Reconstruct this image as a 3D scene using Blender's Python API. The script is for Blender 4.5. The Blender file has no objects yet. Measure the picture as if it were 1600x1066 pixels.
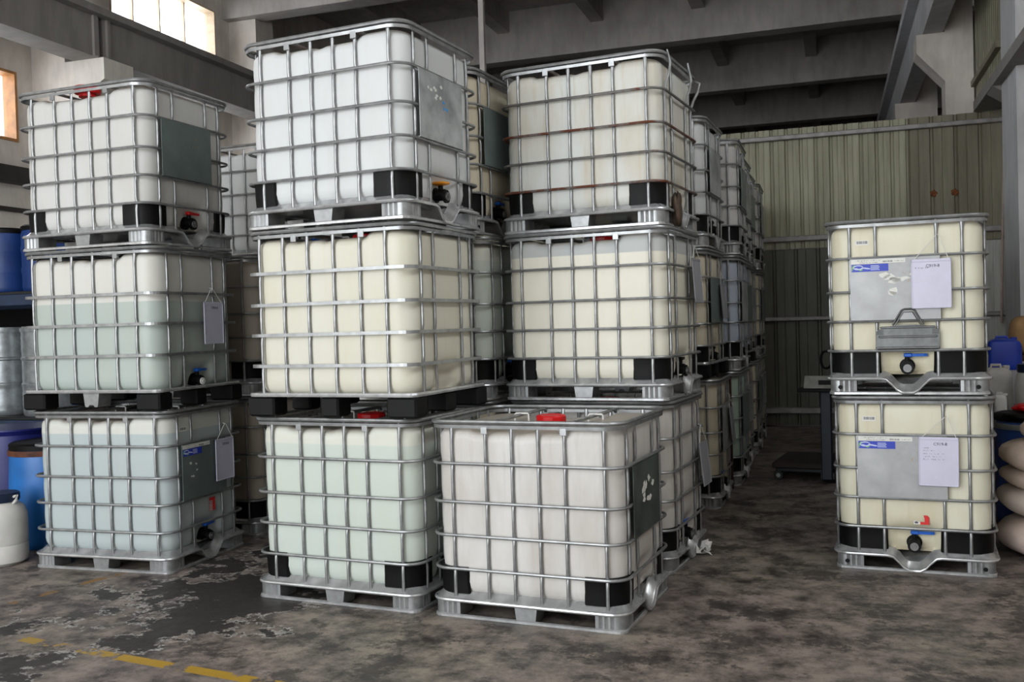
import bpy, math, random
from mathutils import Matrix, Vector
random.seed(7)
scene = bpy.context.scene
COL = scene.collection
PI = math.pi

# ------------------------------------------------------------------ camera
cam_d = bpy.data.cameras.new('camera')
cam_d.sensor_width = 36.0
cam_d.lens = 1500.0 / 1600 * 36
cam_d.clip_end = 200
cam = bpy.data.objects.new('camera', cam_d)
COL.objects.link(cam)
pit, rol = math.radians(-1.0774), math.radians(-1.6255)
fw = Vector((0, math.cos(pit), math.sin(pit)))
up = Vector((0, -math.sin(pit), math.cos(pit)))
rt = Vector((1, 0, 0))
rt2 = rt * math.cos(rol) + up * math.sin(rol)
up2 = up * math.cos(rol) - rt * math.sin(rol)
R3 = Matrix((rt2, up2, -fw)).transposed()
cam.matrix_world = Matrix.Translation((0, 0, 1.6986)) @ (Matrix.Rotation(math.radians(18.4), 3, 'Z') @ R3).to_4x4()
scene.camera = cam

# ------------------------------------------------------------------ sky and light
world = bpy.data.worlds.new('overcast_sky')
scene.world = world
world.use_nodes = True
bg = world.node_tree.nodes['Background']
bg.inputs[0].default_value = (0.94, 0.975, 1.0, 1)
bg.inputs[1].default_value = 4.4
portal_d = bpy.data.lights.new('gate_portal', 'AREA')
portal_d.shape = 'RECTANGLE'; portal_d.size = 9.6; portal_d.size_y = 8.0
portal_d.cycles.is_portal = True
portal = bpy.data.objects.new('gate_portal', portal_d)
COL.objects.link(portal)
portal.location = (-5.4, -4.95, 4.0)
portal.rotation_euler = (PI / 2, 0, 0)
vs = scene.view_settings
vs.view_transform = 'Standard'; vs.look = 'None'; vs.gamma = 1.0; vs.use_curve_mapping = False
vs.exposure = 0.5

# ------------------------------------------------------------------ materials
def new_mat(name):
    m = bpy.data.materials.new(name); m.use_nodes = True
    return m, m.node_tree.nodes, m.node_tree.links, m.node_tree.nodes['Principled BSDF']

def rgb(h):
    h = h.lstrip('#')
    return tuple(((int(h[i:i+2], 16) / 255) ** 2.2) for i in (0, 2, 4)) + (1,)

def noise(N, L, scale, detail=4, rough=.55, coord='Object', stretch=None):
    tc = N.new('ShaderNodeTexCoord'); n = N.new('ShaderNodeTexNoise')
    n.inputs['Scale'].default_value = scale; n.inputs['Detail'].default_value = detail
    n.inputs['Roughness'].default_value = rough
    if stretch:
        mp = N.new('ShaderNodeMapping'); mp.inputs['Scale'].default_value = stretch
        L.new(tc.outputs[coord], mp.inputs[0]); L.new(mp.outputs[0], n.inputs['Vector'])
    else:
        L.new(tc.outputs[coord], n.inputs['Vector'])
    return n

def ramp(N, L, src, stops):
    r = N.new('ShaderNodeValToRGB')
    e = r.color_ramp.elements
    while len(e) < len(stops): e.new(0.5)
    for i, (p, c) in enumerate(stops):
        e[i].position = p; e[i].color = c if len(c) == 4 else tuple(c) + (1,)
    L.new(src, r.inputs[0])
    return r

def mixc(N, L, fac, a, b, mode='MIX'):
    m = N.new('ShaderNodeMix'); m.data_type = 'RGBA'; m.blend_type = mode
    if hasattr(fac, 'links'): L.new(fac, m.inputs[0])
    else: m.inputs[0].default_value = fac
    for k, v in ((6, a), (7, b)):
        if hasattr(v, 'links'): L.new(v, m.inputs[k])
        else: m.inputs[k].default_value = v
    return m.outputs[2]

def plain(name, col, rough=.5, metal=0.0, var=.12, scale=8.0, bump=0.0, spec=.5):
    m, N, L, P = new_mat(name)
    P.inputs['Specular IOR Level'].default_value = spec
    c = rgb(col) if isinstance(col, str) else tuple(col) + (1,)
    n = noise(N, L, scale)
    d = tuple(v * (1 - var * 2.2) for v in c[:3]) + (1,)
    b = tuple(min(1, v * (1 + var)) for v in c[:3]) + (1,)
    r = ramp(N, L, n.outputs[0], [(.3, d), (.7, b)])
    L.new(r.outputs[0], P.inputs['Base Color'])
    P.inputs['Roughness'].default_value = rough
    P.inputs['Metallic'].default_value = metal
    if bump:
        bp = N.new('ShaderNodeBump'); bp.inputs['Strength'].default_value = bump
        bp.inputs['Distance'].default_value = .01
        L.new(n.outputs[0], bp.inputs['Height']); L.new(bp.outputs[0], P.inputs['Normal'])
    return m

def bottle_mat(name, col, liquid=None, level=0.0, dirt=.35, dirtcol='#8a7354', streak=.5):
    """plastic tank wall; the contents show through the wall up to their level"""
    m, N, L, P = new_mat(name)
    base = rgb(col)
    if liquid:
        tc = N.new('ShaderNodeTexCoord'); sp = N.new('ShaderNodeSeparateXYZ')
        L.new(tc.outputs['Object'], sp.inputs[0])
        mr = N.new('ShaderNodeMapRange')
        mr.inputs[1].default_value = level - .004; mr.inputs[2].default_value = level + .004
        L.new(sp.outputs[2], mr.inputs[0])
        colr = mixc(N, L, mr.outputs[0], rgb(liquid), base)
    else:
        rgbn = N.new('ShaderNodeRGB'); rgbn.outputs[0].default_value = base
        colr = rgbn.outputs[0]
    n1 = noise(N, L, 3.0, 5, .6, stretch=(1, 1, .35))
    r1 = ramp(N, L, n1.outputs[0], [(.42, (0, 0, 0)), (.75, (1, 1, 1))])
    mm = N.new('ShaderNodeMath'); mm.operation = 'MULTIPLY'; mm.inputs[1].default_value = dirt
    L.new(r1.outputs[0], mm.inputs[0])
    c2 = mixc(N, L, mm.outputs[0], colr, rgb(dirtcol))
    n2 = noise(N, L, 22.0, 3, .6, stretch=(1, 1, .06))
    r2 = ramp(N, L, n2.outputs[0], [(.55, (0, 0, 0)), (.8, (1, 1, 1))])
    m2 = N.new('ShaderNodeMath'); m2.operation = 'MULTIPLY'; m2.inputs[1].default_value = dirt * streak
    L.new(r2.outputs[0], m2.inputs[0])
    c3 = mixc(N, L, m2.outputs[0], c2, rgb(dirtcol))
    ge = N.new('ShaderNodeNewGeometry'); sn = N.new('ShaderNodeSeparateXYZ'); L.new(ge.outputs['Normal'], sn.inputs[0])
    du = N.new('ShaderNodeMapRange'); du.inputs[1].default_value = .55; du.inputs[2].default_value = .95; du.inputs[4].default_value = .75
    L.new(sn.outputs[2], du.inputs[0])
    c3 = mixc(N, L, du.outputs[0], c3, rgb('#94897a'))      # settled dust on the crown
    L.new(c3, P.inputs['Base Color'])
    P.inputs['Roughness'].default_value = .42
    P.inputs['Specular IOR Level'].default_value = .35
    return m

def steel_mat(name, col='#a4a6a7', rust=0.0, rough=.36, metal=.72):
    m, N, L, P = new_mat(name)
    c = rgb(col)
    n = noise(N, L, 14, 4)
    r = ramp(N, L, n.outputs[0], [(.3, tuple(v * .62 for v in c[:3])), (.7, c)])
    out = r.outputs[0]
    if rust:
        n2 = noise(N, L, 5, 5, .65)
        r2 = ramp(N, L, n2.outputs[0], [(.62 - rust * .35, (0, 0, 0)), (.70 - rust * .3, (1, 1, 1))])
        out = mixc(N, L, r2.outputs[0], out, rgb('#5a3322'))
        inv = N.new('ShaderNodeMath'); inv.operation = 'MULTIPLY_ADD'
        inv.inputs[1].default_value = -metal; inv.inputs[2].default_value = metal
        L.new(r2.outputs[0], inv.inputs[0]); L.new(inv.outputs[0], P.inputs['Metallic'])
    else:
        P.inputs['Metallic'].default_value = metal
    L.new(out, P.inputs['Base Color'])
    P.inputs['Roughness'].default_value = rough
    return m

M = {}
M['galv'] = steel_mat('galvanised_steel')
M['tray'] = steel_mat('galvanised_sheet', '#cdcfd0', rough=.27, metal=.65)
M['foot'] = steel_mat('galvanised_foot', '#a2a4a5', rough=.38, metal=.6)
M['rusty'] = steel_mat('rusty_steel', '#8d8c8a', rust=.55)
M['bit_rusty'] = steel_mat('slightly_rusty_steel', '#8d8c8a', rust=.12)
M['black'] = plain('black_plastic', '#09090a', .55, var=.2, spec=.22)
M['foot_black'] = plain('black_plastic_block', '#0e0e0f', .6, var=.2, spec=.25)
M['white_plastic'] = plain('white_plastic', '#d8d8d4', .45, var=.06)
M['red'] = plain('red_plastic', '#c8141a', .4, var=.1)
M['blue'] = plain('blue_plastic', '#1f5fc0', .4, var=.08)
M['orange'] = plain('orange_plastic', '#d8870f', .4, var=.08)
M['yellow'] = plain('yellow_plastic', '#d8c020', .4, var=.08)
M['chrome'] = steel_mat('bright_metal', '#8a8a8a', rough=.45, metal=.8)
M['plate_silver'] = plain('bare_metal_plate', '#a4a5a6', .45, .35, var=.1, scale=5)
M['plate_slate'] = plain('slate_grey_plate', '#6a7675', .4, .2, var=.1, scale=5)
M['plate_grey'] = plain('worn_grey_plate', '#a2a6a7', .4, .3, var=.22, scale=6)
M['plate_dark'] = plain('dark_green_plate', '#454e4a', .45, .2, var=.3, scale=7)
M['cover'] = steel_mat('dull_embossed_metal', '#727474', rough=.4, metal=.7)
M['board'] = plain('white_board', '#c9c8dc', .35, var=.03)
M['board_grey'] = plain('grey_board', '#8c8c92', .4, var=.05)
M['string'] = plain('white_string', '#d8d8d2', .7, var=.05)
M['ink'] = plain('dark_ink', '#55555f', .7, var=.05)
M['paper'] = plain('sticker_paper', '#dadad4', .6, var=.04)
M['sticker_blue'] = plain('blue_sticker', '#2a3fb4', .4, var=.05)
M['sticker_light'] = plain('pale_print', '#c3cdea', .5, var=.05)
M['sticker_green'] = plain('green_print', '#7fc04a', .5, var=.05)
M['sticker_red'] = plain('red_sticker', '#d42a2c', .45, var=.05)
M['scrap_blue'] = plain('blue_sticker_scrap', '#2f8fd4', .5, var=.1)
M['ochre'] = plain('ochre_marker', '#b98a4a', .7, var=.1)

BM = {
 'white': bottle_mat('tank_clean_white', '#c5c8c8', dirt=.10),
 'white2': bottle_mat('tank_white', '#c1c1be', dirt=.16),
 'greywhite': bottle_mat('tank_grimy_white', '#cac8c4', dirt=.5, dirtcol='#93867a'),
 'stained': bottle_mat('tank_stained_white', '#c2c5c1', dirt=.55, dirtcol='#ab9670', streak=.9),
 'green': bottle_mat('tank_pale_green_contents', '#cbccc3', '#bcc5be', .985, dirt=.15, dirtcol='#b9b482'),
 'bluegreen': bottle_mat('tank_pale_blue_contents', '#c8c9c3', '#abb5b7', .985, dirt=.14, dirtcol='#a8a380'),
 'half': bottle_mat('tank_part_filled', '#c8c7c2', '#a6b0ac', .765, dirt=.16, dirtcol='#a9a274'),
 'cream': bottle_mat('tank_cream', '#cac8bb', dirt=.25, dirtcol='#b8a878'),
 'cream2': bottle_mat('tank_cream_contents', '#a9adad', '#d6d3c5', .985, dirt=.14, dirtcol='#b8a680'),
 'yellow': bottle_mat('tank_yellow_cream', '#dad7c4', dirt=.42, dirtcol='#b8a878'),
 'brownish': bottle_mat('tank_dull_brown_grey', '#b0a89c', dirt=.5, dirtcol='#857563'),
 'bluegrey': bottle_mat('tank_blue_grey', '#a9b4c4', dirt=.2),
 'seagreen': bottle_mat('tank_sea_green', '#9fb5a8', dirt=.25),
 'beige': bottle_mat('tank_beige', '#cfc7b2', dirt=.35, dirtcol='#9a8768'),
}

# ------------------------------------------------------------------ mesh builder
class MB:
    def __init__(s): s.v = []; s.f = []
    def add(s, vs_, fs_):
        o = len(s.v); s.v += [tuple(p) for p in vs_]; s.f += [tuple(i + o for i in f) for f in fs_]
        return s
    def box(s, x0, x1, y0, y1, z0, z1):
        return s.add([(x0,y0,z0),(x1,y0,z0),(x1,y1,z0),(x0,y1,z0),(x0,y0,z1),(x1,y0,z1),(x1,y1,z1),(x0,y1,z1)],
              [(0,3,2,1),(4,5,6,7),(0,1,5,4),(1,2,6,5),(2,3,7,6),(3,0,4,7)])
    def bbox(s, x0, x1, y0, y1, z0, z1, b=.008):
        """box with chamfered edges"""
        vs_ = []; 
        for z, i in ((z0, b), (z0 + b, 0), (z1 - b, 0), (z1, b)):
            for x, y in ((x0+i+b,y0+i),(x1-i-b,y0+i),(x1-i,y0+i+b),(x1-i,y1-i-b),(x1-i-b,y1-i),(x0+i+b,y1-i),(x0+i,y1-i-b),(x0+i,y0+i+b)):
                vs_.append((x, y, z))
        fs_ = [tuple(range(7, -1, -1)), tuple(range(24, 32))]
        for k in range(3):
            for j in range(8):
                a = k*8+j; c = k*8+(j+1) % 8
                fs_.append((a, c, c+8, a+8))
        return s.add(vs_, fs_)
    def prism(s, pts, z0, z1):
        n = len(pts)
        return s.add([(x,y,z0) for x,y in pts] + [(x,y,z1) for x,y in pts],
            [tuple(range(n-1,-1,-1)), tuple(range(n,2*n))] + [(i,(i+1)%n,n+(i+1)%n,n+i) for i in range(n)])
    def prism_y(s, pts, y0, y1):
        n = len(pts)
        return s.add([(x,y0,z) for x,z in pts] + [(x,y1,z) for x,z in pts],
            [tuple(range(n)), tuple(range(2*n-1,n-1,-1))] + [(i,n+i,n+(i+1)%n,(i+1)%n) for i in range(n)])
    def prism_x(s, pts, x0, x1):
        n = len(pts)
        return s.add([(x0,y,z) for y,z in pts] + [(x1,y,z) for y,z in pts],
            [tuple(range(n-1,-1,-1)), tuple(range(n,2*n))] + [(i,(i+1)%n,n+(i+1)%n,n+i) for i in range(n)])
    def sweep(s, path, prof, closed=True):
        """sweep a (normal, z) profile along a mostly horizontal path of (x,y,z)"""
        n = len(path); k = len(prof); vs_ = []
        for i in range(n):
            a = path[(i-1) % n] if closed or i > 0 else path[i]
            b = path[(i+1) % n] if closed or i < n-1 else path[i]
            tx, ty = b[0]-a[0], b[1]-a[1]; l = math.hypot(tx, ty) or 1
            nx, ny = ty/l, -tx/l
            for dn, dz in prof:
                vs_.append((path[i][0]+nx*dn, path[i][1]+ny*dn, path[i][2]+dz))
        fs_ = []
        for i in range(n if closed else n-1):
            j = (i+1) % n
            for q in range(k):
                r = (q+1) % k
                fs_.append((i*k+q, i*k+r, j*k+r, j*k+q))
        if not closed:
            fs_.append(tuple(range(k-1, -1, -1))); fs_.append(tuple((n-1)*k+q for q in range(k)))
        return s.add(vs_, fs_)
    def tube(s, path, r, sides=8):
        """round tube along any open 3-D path; r a number or a list"""
        path = [Vector(p) for p in path]; n = len(path); vs_ = []; fs_ = []
        ref = None
        for i in range(n):
            t = (path[min(i+1, n-1)] - path[max(i-1, 0)]).normalized()
            if ref is None:
                ref = Vector((0,0,1)) if abs(t.z) < .9 else Vector((1,0,0))
            u = (ref - t * ref.dot(t)).normalized(); w = t.cross(u); ref = u
            rr_ = r[i] if isinstance(r, (list, tuple)) else r
            for q in range(sides):
                a = 2*PI*q/sides
                vs_.append(path[i] + u*math.cos(a)*rr_ + w*math.sin(a)*rr_)
        for i in range(n-1):
            for q in range(sides):
                p = (q+1) % sides
                fs_.append((i*sides+q, i*sides+p, (i+1)*sides+p, (i+1)*sides+q))
        fs_.append(tuple(range(sides-1, -1, -1))); fs_.append(tuple((n-1)*sides+q for q in range(sides)))
        return s.add(vs_, fs_)
    def lathe(s, prof, seg=24, cx=0, cy=0, wob=None):
        vs_ = []; fs_ = []; k = len(prof)
        for i in range(seg):
            a = 2*PI*i/seg
            for r, z in prof:
                q = r * (wob(a, z) if wob else 1)
                vs_.append((cx+q*math.cos(a), cy+q*math.sin(a), z))
        for i in range(seg):
            j = (i+1) % seg
            for q in range(k-1):
                fs_.append((i*k+q, j*k+q, j*k+q+1, i*k+q+1))
        fs_.append(tuple(i*k+k-1 for i in range(seg)))
        fs_.append(tuple(i*k for i in range(seg-1, -1, -1)))
        return s.add(vs_, fs_)
    def mesh(s, name, mat, smooth=False, angle=None):
        me = bpy.data.meshes.new(name); me.from_pydata(s.v, [], s.f); me.materials.append(mat)
        me.validate(); me.update()
        if smooth:
            me.shade_smooth()
            me.set_sharp_from_angle(angle=math.radians(angle or 40))
        return me

def ob(name, me, parent=None, loc=(0,0,0), rot=(0,0,0), mat=None, scale=None):
    o = bpy.data.objects.new(name, me); COL.objects.link(o)
    o.location = loc; o.rotation_euler = rot
    if scale: o.scale = scale
    if parent: o.parent = parent
    if mat:
        o.material_slots[0].link = 'OBJECT'; o.material_slots[0].material = mat
    return o

def thing(name, label, cat, loc=(0,0,0), rz=0, group=None):
    o = bpy.data.objects.new(name, None); COL.objects.link(o)
    o.location = loc; o.rotation_euler = (0, 0, rz); o.empty_display_size = .1
    return tag(o, label, cat, group)

def tag(o, label, cat, group=None):
    o['label'] = label; o['category'] = cat
    if group: o['group'] = group
    return o

def struct(name, mb, mat, label=None, parent=None, smooth=False):
    o = ob(name, mb.mesh(name, mat, smooth), parent)
    if parent is None:
        o['kind'] = 'structure'
        if label: o['label'] = label
    return o

def rrect(hx, hy, r, z=0.0, n=6, mid=0):
    """rounded rectangle path, counter-clockwise, starting on the +x side"""
    pts = []
    cs = ((hx-r, -(hy-r), -90), (hx-r, hy-r, 0), (-(hx-r), hy-r, 90), (-(hx-r), -(hy-r), 180))
    for ci, (cx, cy, a0) in enumerate(cs):
        for i in range(n+1):
            a = math.radians(a0 + 90*i/n)
            pts.append((cx + r*math.cos(a), cy + r*math.sin(a), z))
        if mid:
            m = mid if ci % 2 else mid
            nx_ = cs[(ci+1) % 4]; a = math.radians(nx_[2])
            e = (nx_[0] + r*math.cos(a), nx_[1] + r*math.sin(a))
            p = pts[-1]
            for k in range(1, m):
                f = k/m; pts.append((p[0]+(e[0]-p[0])*f, p[1]+(e[1]-p[1])*f, z))
    return pts

def circ(r, n=8, rz=None):
    rz = rz or r
    return [(r*math.cos(2*PI*i/n), rz*math.sin(2*PI*i/n)) for i in range(n)]

def sm(a, b, x):
    t = max(0, min(1, (x-a)/(b-a))); return t*t*(3-2*t)

# ------------------------------------------------------------------ setting
def wall_paint(name, col, dirt, scale=.6):
    m, N, L, P = new_mat(name)
    n = noise(N, L, scale, 6, .6); n2 = noise(N, L, 6, 4, .6, stretch=(1, 1, .25))
    r = ramp(N, L, n.outputs[0], [(.35, rgb(dirt)), (.62, rgb(col))])
    r2 = ramp(N, L, n2.outputs[0], [(.3, (.82, .82, .82)), (.6, (1, 1, 1))])
    L.new(mixc(N, L, 1.0, r.outputs[0], r2.outputs[0], 'MULTIPLY'), P.inputs['Base Color'])
    P.inputs['Roughness'].default_value = .85
    bp = N.new('ShaderNodeBump'); bp.inputs['Strength'].default_value = .15
    L.new(n2.outputs[0], bp.inputs['Height']); L.new(bp.outputs[0], P.inputs['Normal'])
    return m
M['plaster'] = wall_paint('whitewashed_wall', '#ddd6cd', '#bfb7ae')
M['concrete'] = wall_paint('painted_concrete', '#b3ada8', '#98928d')
M['girder'] = wall_paint('grey_girder_paint', '#8d8884', '#7d7874')
M['column'] = wall_paint('pale_column_paint', '#c6c6c8', '#b5b4b4')
M['wood_pale'] = plain('pale_window_wood', '#c2ab90', .5, var=.1)
M['dark_trim'] = plain('dark_steel_trim', '#3a3836', .6, .2, var=.1)
M['wood'] = plain('varnished_window_wood', '#a5713f', .5, var=.15)

# floor -----------------------------------------------------------
def floor_mat():
    m, N, L, P = new_mat('stained_concrete_floor')
    big = noise(N, L, .55, 5, .6); mid = noise(N, L, 4.5, 12, .72); fine = noise(N, L, 16, 6, .7)
    base = ramp(N, L, mid.outputs[0], [(.36, rgb('#46413f')), (.47, rgb('#7f7872')), (.60, rgb('#ab a197'.replace(' ', '')))])
    tint = ramp(N, L, big.outputs[0], [(.36, rgb('#c6bcc0')), (.5, rgb('#cbc6c3')), (.64, rgb('#c6c8bd'))])
    c = mixc(N, L, .8, base.outputs[0], tint.outputs[0], 'MULTIPLY')
    # dark oily patches
    blot = noise(N, L, 2.4, 12, .76)
    rb = ramp(N, L, blot.outputs[0], [(.52, (0, 0, 0)), (.58, (1, 1, 1))])
    m1 = N.new('ShaderNodeMath'); m1.operation = 'MULTIPLY'; m1.inputs[1].default_value = .72
    L.new(rb.outputs[0], m1.inputs[0])
    c = mixc(N, L, m1.outputs[0], c, rgb('#312e2e'))
    tc = N.new('ShaderNodeTexCoord')
    # black worn coating on the left side, broken edges with chalky rims
    sp = N.new('ShaderNodeSeparateXYZ'); L.new(tc.outputs['Object'], sp.inputs[0])
    nb = noise(N, L, 1.6, 12, .68)
    def band(cx, cy, rx, ry, rot):
        mp = N.new('ShaderNodeMapping'); mp.vector_type = 'TEXTURE'
        mp.inputs['Location'].default_value = (cx, cy, 0); mp.inputs['Rotation'].default_value = (0, 0, rot)
        mp.inputs['Scale'].default_value = (rx, ry, 1)
        L.new(tc.outputs['Object'], mp.inputs[0])
        ln = N.new('ShaderNodeVectorMath'); ln.operation = 'LENGTH'; L.new(mp.outputs[0], ln.inputs[0])
        a = N.new('ShaderNodeMath'); a.operation = 'MULTIPLY_ADD'; a.inputs[1].default_value = 6.0; a.inputs[2].default_value = -3.0
        L.new(nb.outputs[0], a.inputs[0])
        s_ = N.new('ShaderNodeMath'); s_.operation = 'ADD'; L.new(ln.outputs['Value'], s_.inputs[0]); L.new(a.outputs[0], s_.inputs[1])
        return s_.outputs[0]
    d = band(-3.75, 5.45, .72, 1.9, -.2)
    core = ramp(N, L, d, [(.70, (1, 1, 1)), (.78, (0, 0, 0))])
    c = mixc(N, L, core.outputs[0], c, rgb('#3a3735'))
    rim = ramp(N, L, d, [(.66, (0, 0, 0)), (.74, (1, 1, 1)), (.80, (1, 1, 1)), (.84, (0, 0, 0))])
    rn = ramp(N, L, fine.outputs[0], [(.46, (0, 0, 0)), (.54, (1, 1, 1))])
    mm = N.new('ShaderNodeMath'); mm.operation = 'MULTIPLY'; L.new(rim.outputs[0], mm.inputs[0]); L.new(rn.outputs[0], mm.inputs[1])
    m5 = N.new('ShaderNodeMath'); m5.operation = 'MULTIPLY'; m5.inputs[1].default_value = .7; L.new(mm.outputs[0], m5.inputs[0])
    c = mixc(N, L, m5.outputs[0], c, rgb('#b9b7b2'))
    # worn yellow marking lines
    def line(x0, y0, x1, y1, w, thr, col):
        nonlocal c
        l = math.hypot(x1-x0, y1-y0); rot = math.atan2(y1-y0, x1-x0)
        mp = N.new('ShaderNodeMapping'); mp.vector_type = 'TEXTURE'
        mp.inputs['Location'].default_value = ((x0+x1)/2, (y0+y1)/2, 0); mp.inputs['Rotation'].default_value = (0, 0, rot)
        mp.inputs['Scale'].default_value = (l/2, w/2, 1)
        L.new(tc.outputs['Object'], mp.inputs[0])
        s2 = N.new('ShaderNodeSeparateXYZ'); L.new(mp.outputs[0], s2.inputs[0])
        out = None
        for k in (0, 1):
            ab = N.new('ShaderNodeMath'); ab.operation = 'ABSOLUTE'; L.new(s2.outputs[k], ab.inputs[0])
            lt = N.new('ShaderNodeMath'); lt.operation = 'LESS_THAN'; lt.inputs[1].default_value = 1.0; L.new(ab.outputs[0], lt.inputs[0])
            if out is None: out = lt.outputs[0]
            else:
                mu = N.new('ShaderNodeMath'); mu.operation = 'MULTIPLY'; L.new(out, mu.inputs[0]); L.new(lt.outputs[0], mu.inputs[1]); out = mu.outputs[0]
        wr = noise(N, L, 5.5, 6, .7); rr_ = ramp(N, L, wr.outputs[0], [(thr, (0, 0, 0)), (thr+.04, (1, 1, 1))])
        mu = N.new('ShaderNodeMath'); mu.operation = 'MULTIPLY'; L.new(out, mu.inputs[0]); L.new(rr_.outputs[0], mu.inputs[1])
        c = mixc(N, L, mu.outputs[0], c, rgb(col))
    line(-4.4, 4.22, -3.6, 4.10, .075, .50, '#a3853f'); line(-3.6, 4.10, -1.9, 3.88, .08, .43, '#a8862f')
    line(-5.0, 4.75, -4.78, 5.75, .07, .50, '#85653c')
    L.new(c, P.inputs['Base Color'])
    rr2 = ramp(N, L, mid.outputs[0], [(.3, (.42, .42, .42)), (.7, (.68, .68, .68))])
    L.new(rr2.outputs[0], P.inputs['Roughness'])
    P.inputs['Specular IOR Level'].default_value = .35
    bp = N.new('ShaderNodeBump'); bp.inputs['Strength'].default_value = .25; bp.inputs['Distance'].default_value = .01
    L.new(fine.outputs[0], bp.inputs['Height']); L.new(bp.outputs[0], P.inputs['Normal'])
    return m
fl = MB().box(-11.2, 3.6, -5.0, 37.2, -.12, 0)
struct('floor', fl, floor_mat(), 'dark stained concrete floor with worn yellow lines')

# walls -------------------------------------------------------------
wl = MB()
X0, X1 = -11.2, -10.9
def wl_seg(y0, y1, zs):
    for z0, z1 in zs: wl.box(X0, X1, y0, y1, z0, z1)
wl_seg(-5, .6, [(0, 8.75)]); wl_seg(.6, 5.4, [(0, 6.4), (7.72, 8.75)]); wl_seg(5.4, 6.9, [(0, 8.75)])
wl_seg(6.9, 8.6, [(0, 6.4), (7.72, 8.75)])
wl_seg(8.6, 10.5, [(0, 4.46), (5.45, 6.4), (7.72, 8.75)]); wl_seg(10.5, 10.8, [(0, 4.46), (5.45, 8.75)])
wl_seg(10.8, 12.75, [(0, 8.75)])
wl_seg(12.75, 15.55, [(0, 4.46), (5.45, 6.4), (7.72, 8.75)])
wl_seg(15.55, 37.2, [(0, 8.75)])
struct('wall_left', wl, M['plaster'], 'whitewashed left wall with two wooden windows')
struct('wall_right', MB().box(3.3, 3.6, -5, 37.2, 0, 5.6).box(3.3, 3.6, -5, 37.2, 8.1, 8.75).box(3.3, 3.6, 6.5, 37.2, 5.6, 8.1).box(3.3, 3.6, -5, -2, 5.6, 8.1), M['plaster'], 'pale right wall behind the columns')  # unseen high opening near the gate, added to light left wall and ceiling
struct('wall_far', MB().box(-11.2, 3.6, 37.2, 37.5, 0, 8.75), M['concrete'], 'dark far end wall of the hall')
struct('wall_front', MB().box(-11.2, -10.2, -5.3, -5, 0, 8.75).box(-.6, 3.6, -5.3, -5, 0, 8.75).box(-10.2, -.6, -5.3, -5, 8.0, 8.75), M['plaster'], 'unseen front wall, its wide open gate shaped for the daylight')  # out of view; opening set to the left so the aisle stays dim
M['glass'] = None
gm, N, L, P = new_mat('window_glass')
P.inputs['Base Color'].default_value = (.95, .97, 1, 1); P.inputs['Roughness'].default_value = .25
P.inputs['Transmission Weight'].default_value = 1.0; P.inputs['IOR'].default_value = 1.02
M['glass'] = gm
def window(name, y0, y1, z0, z1, n, label):
    fr = MB(); w = .04 if z0 < 6 else .03; wm = M['wood'] if z0 < 6 else M['wood_pale']
    fr.box(-11.1, -10.88, y0, y0+w, z0, z1); fr.box(-11.1, -10.88, y1-w, y1, z0, z1)
    fr.box(-11.1, -10.88, y0+w, y1-w, z0, z0+w); fr.box(-11.1, -10.88, y0+w, y1-w, z1-w, z1)
    o = struct(name, fr, wm, label)
    st = (y1-y0-2*w)/n
    pm = MB().box(-11.06, -11.05, 0, st-.04, z0+w, z1-w).mesh('pane', M['glass'])
    mm_ = MB().box(-11.09, -11.03, -.013, .013, z0+w, z1-w).mesh('mullion', wm)
    for i in range(n):
        ob('pane', pm, o, (0, y0+w+st*i+.02, 0))
        if i: ob('mullion', mm_, o, (0, y0+w+st*i, 0))
window('window_1', 12.75, 15.55, 6.4, 7.72, 4, 'bright clerestory window above the crane girder')
window('window_2', 8.6, 10.8, 4.46, 5.45, 3, 'bright wooden-framed window at the left edge')
window('window_4', 6.9, 10.5, 6.4, 7.72, 5, 'unseen clerestory window added for daylight nearer the gate')  # out of view, added to bring more daylight in from the left
window('window_5', .6, 5.4, 6.4, 7.72, 6, 'unseen clerestory window added for daylight by the gate')  # also out of view and added for extra daylight
window('window_3', 12.75, 15.55, 4.46, 5.45, 4, 'wooden-framed window below the crane girder')

# ceiling, beams ------------------------------------------------------
struct('ceiling', MB().box(-11.2, 3.6, -5, 37.2, 8.75, 8.95), M['concrete'], 'dark concrete ceiling slab')
tn = 1
SEEN = {}
NTH = ('first', 'second', 'third', 'fourth', 'fifth', 'sixth', 'seventh')
def trim(mb, mat, label):
    global tn
    k = SEEN.get(label, 0); SEEN[label] = k+1
    if '#' in label: label = label.replace('#', NTH[k])
    o = struct('trim_%d' % tn, mb, mat, label); tn += 1
    return o
for y in (5.8, 10.8, 15.8, 20.8, 25.8, 30.8):
    trim(MB().box(-10.9, 3.3, y, y+.4, 7.64, 8.75), M['concrete'], '# concrete ceiling beam across the hall, counted from the gate')
for x in (-8.95, -6.77, -4.6, -2.4, -.2, 2.0):
    trim(MB().box(x-.28, x, -5, 37.2, 8.27, 8.75), M['concrete'], '# narrow concrete ceiling rib along the hall, counted from the left wall')
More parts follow.
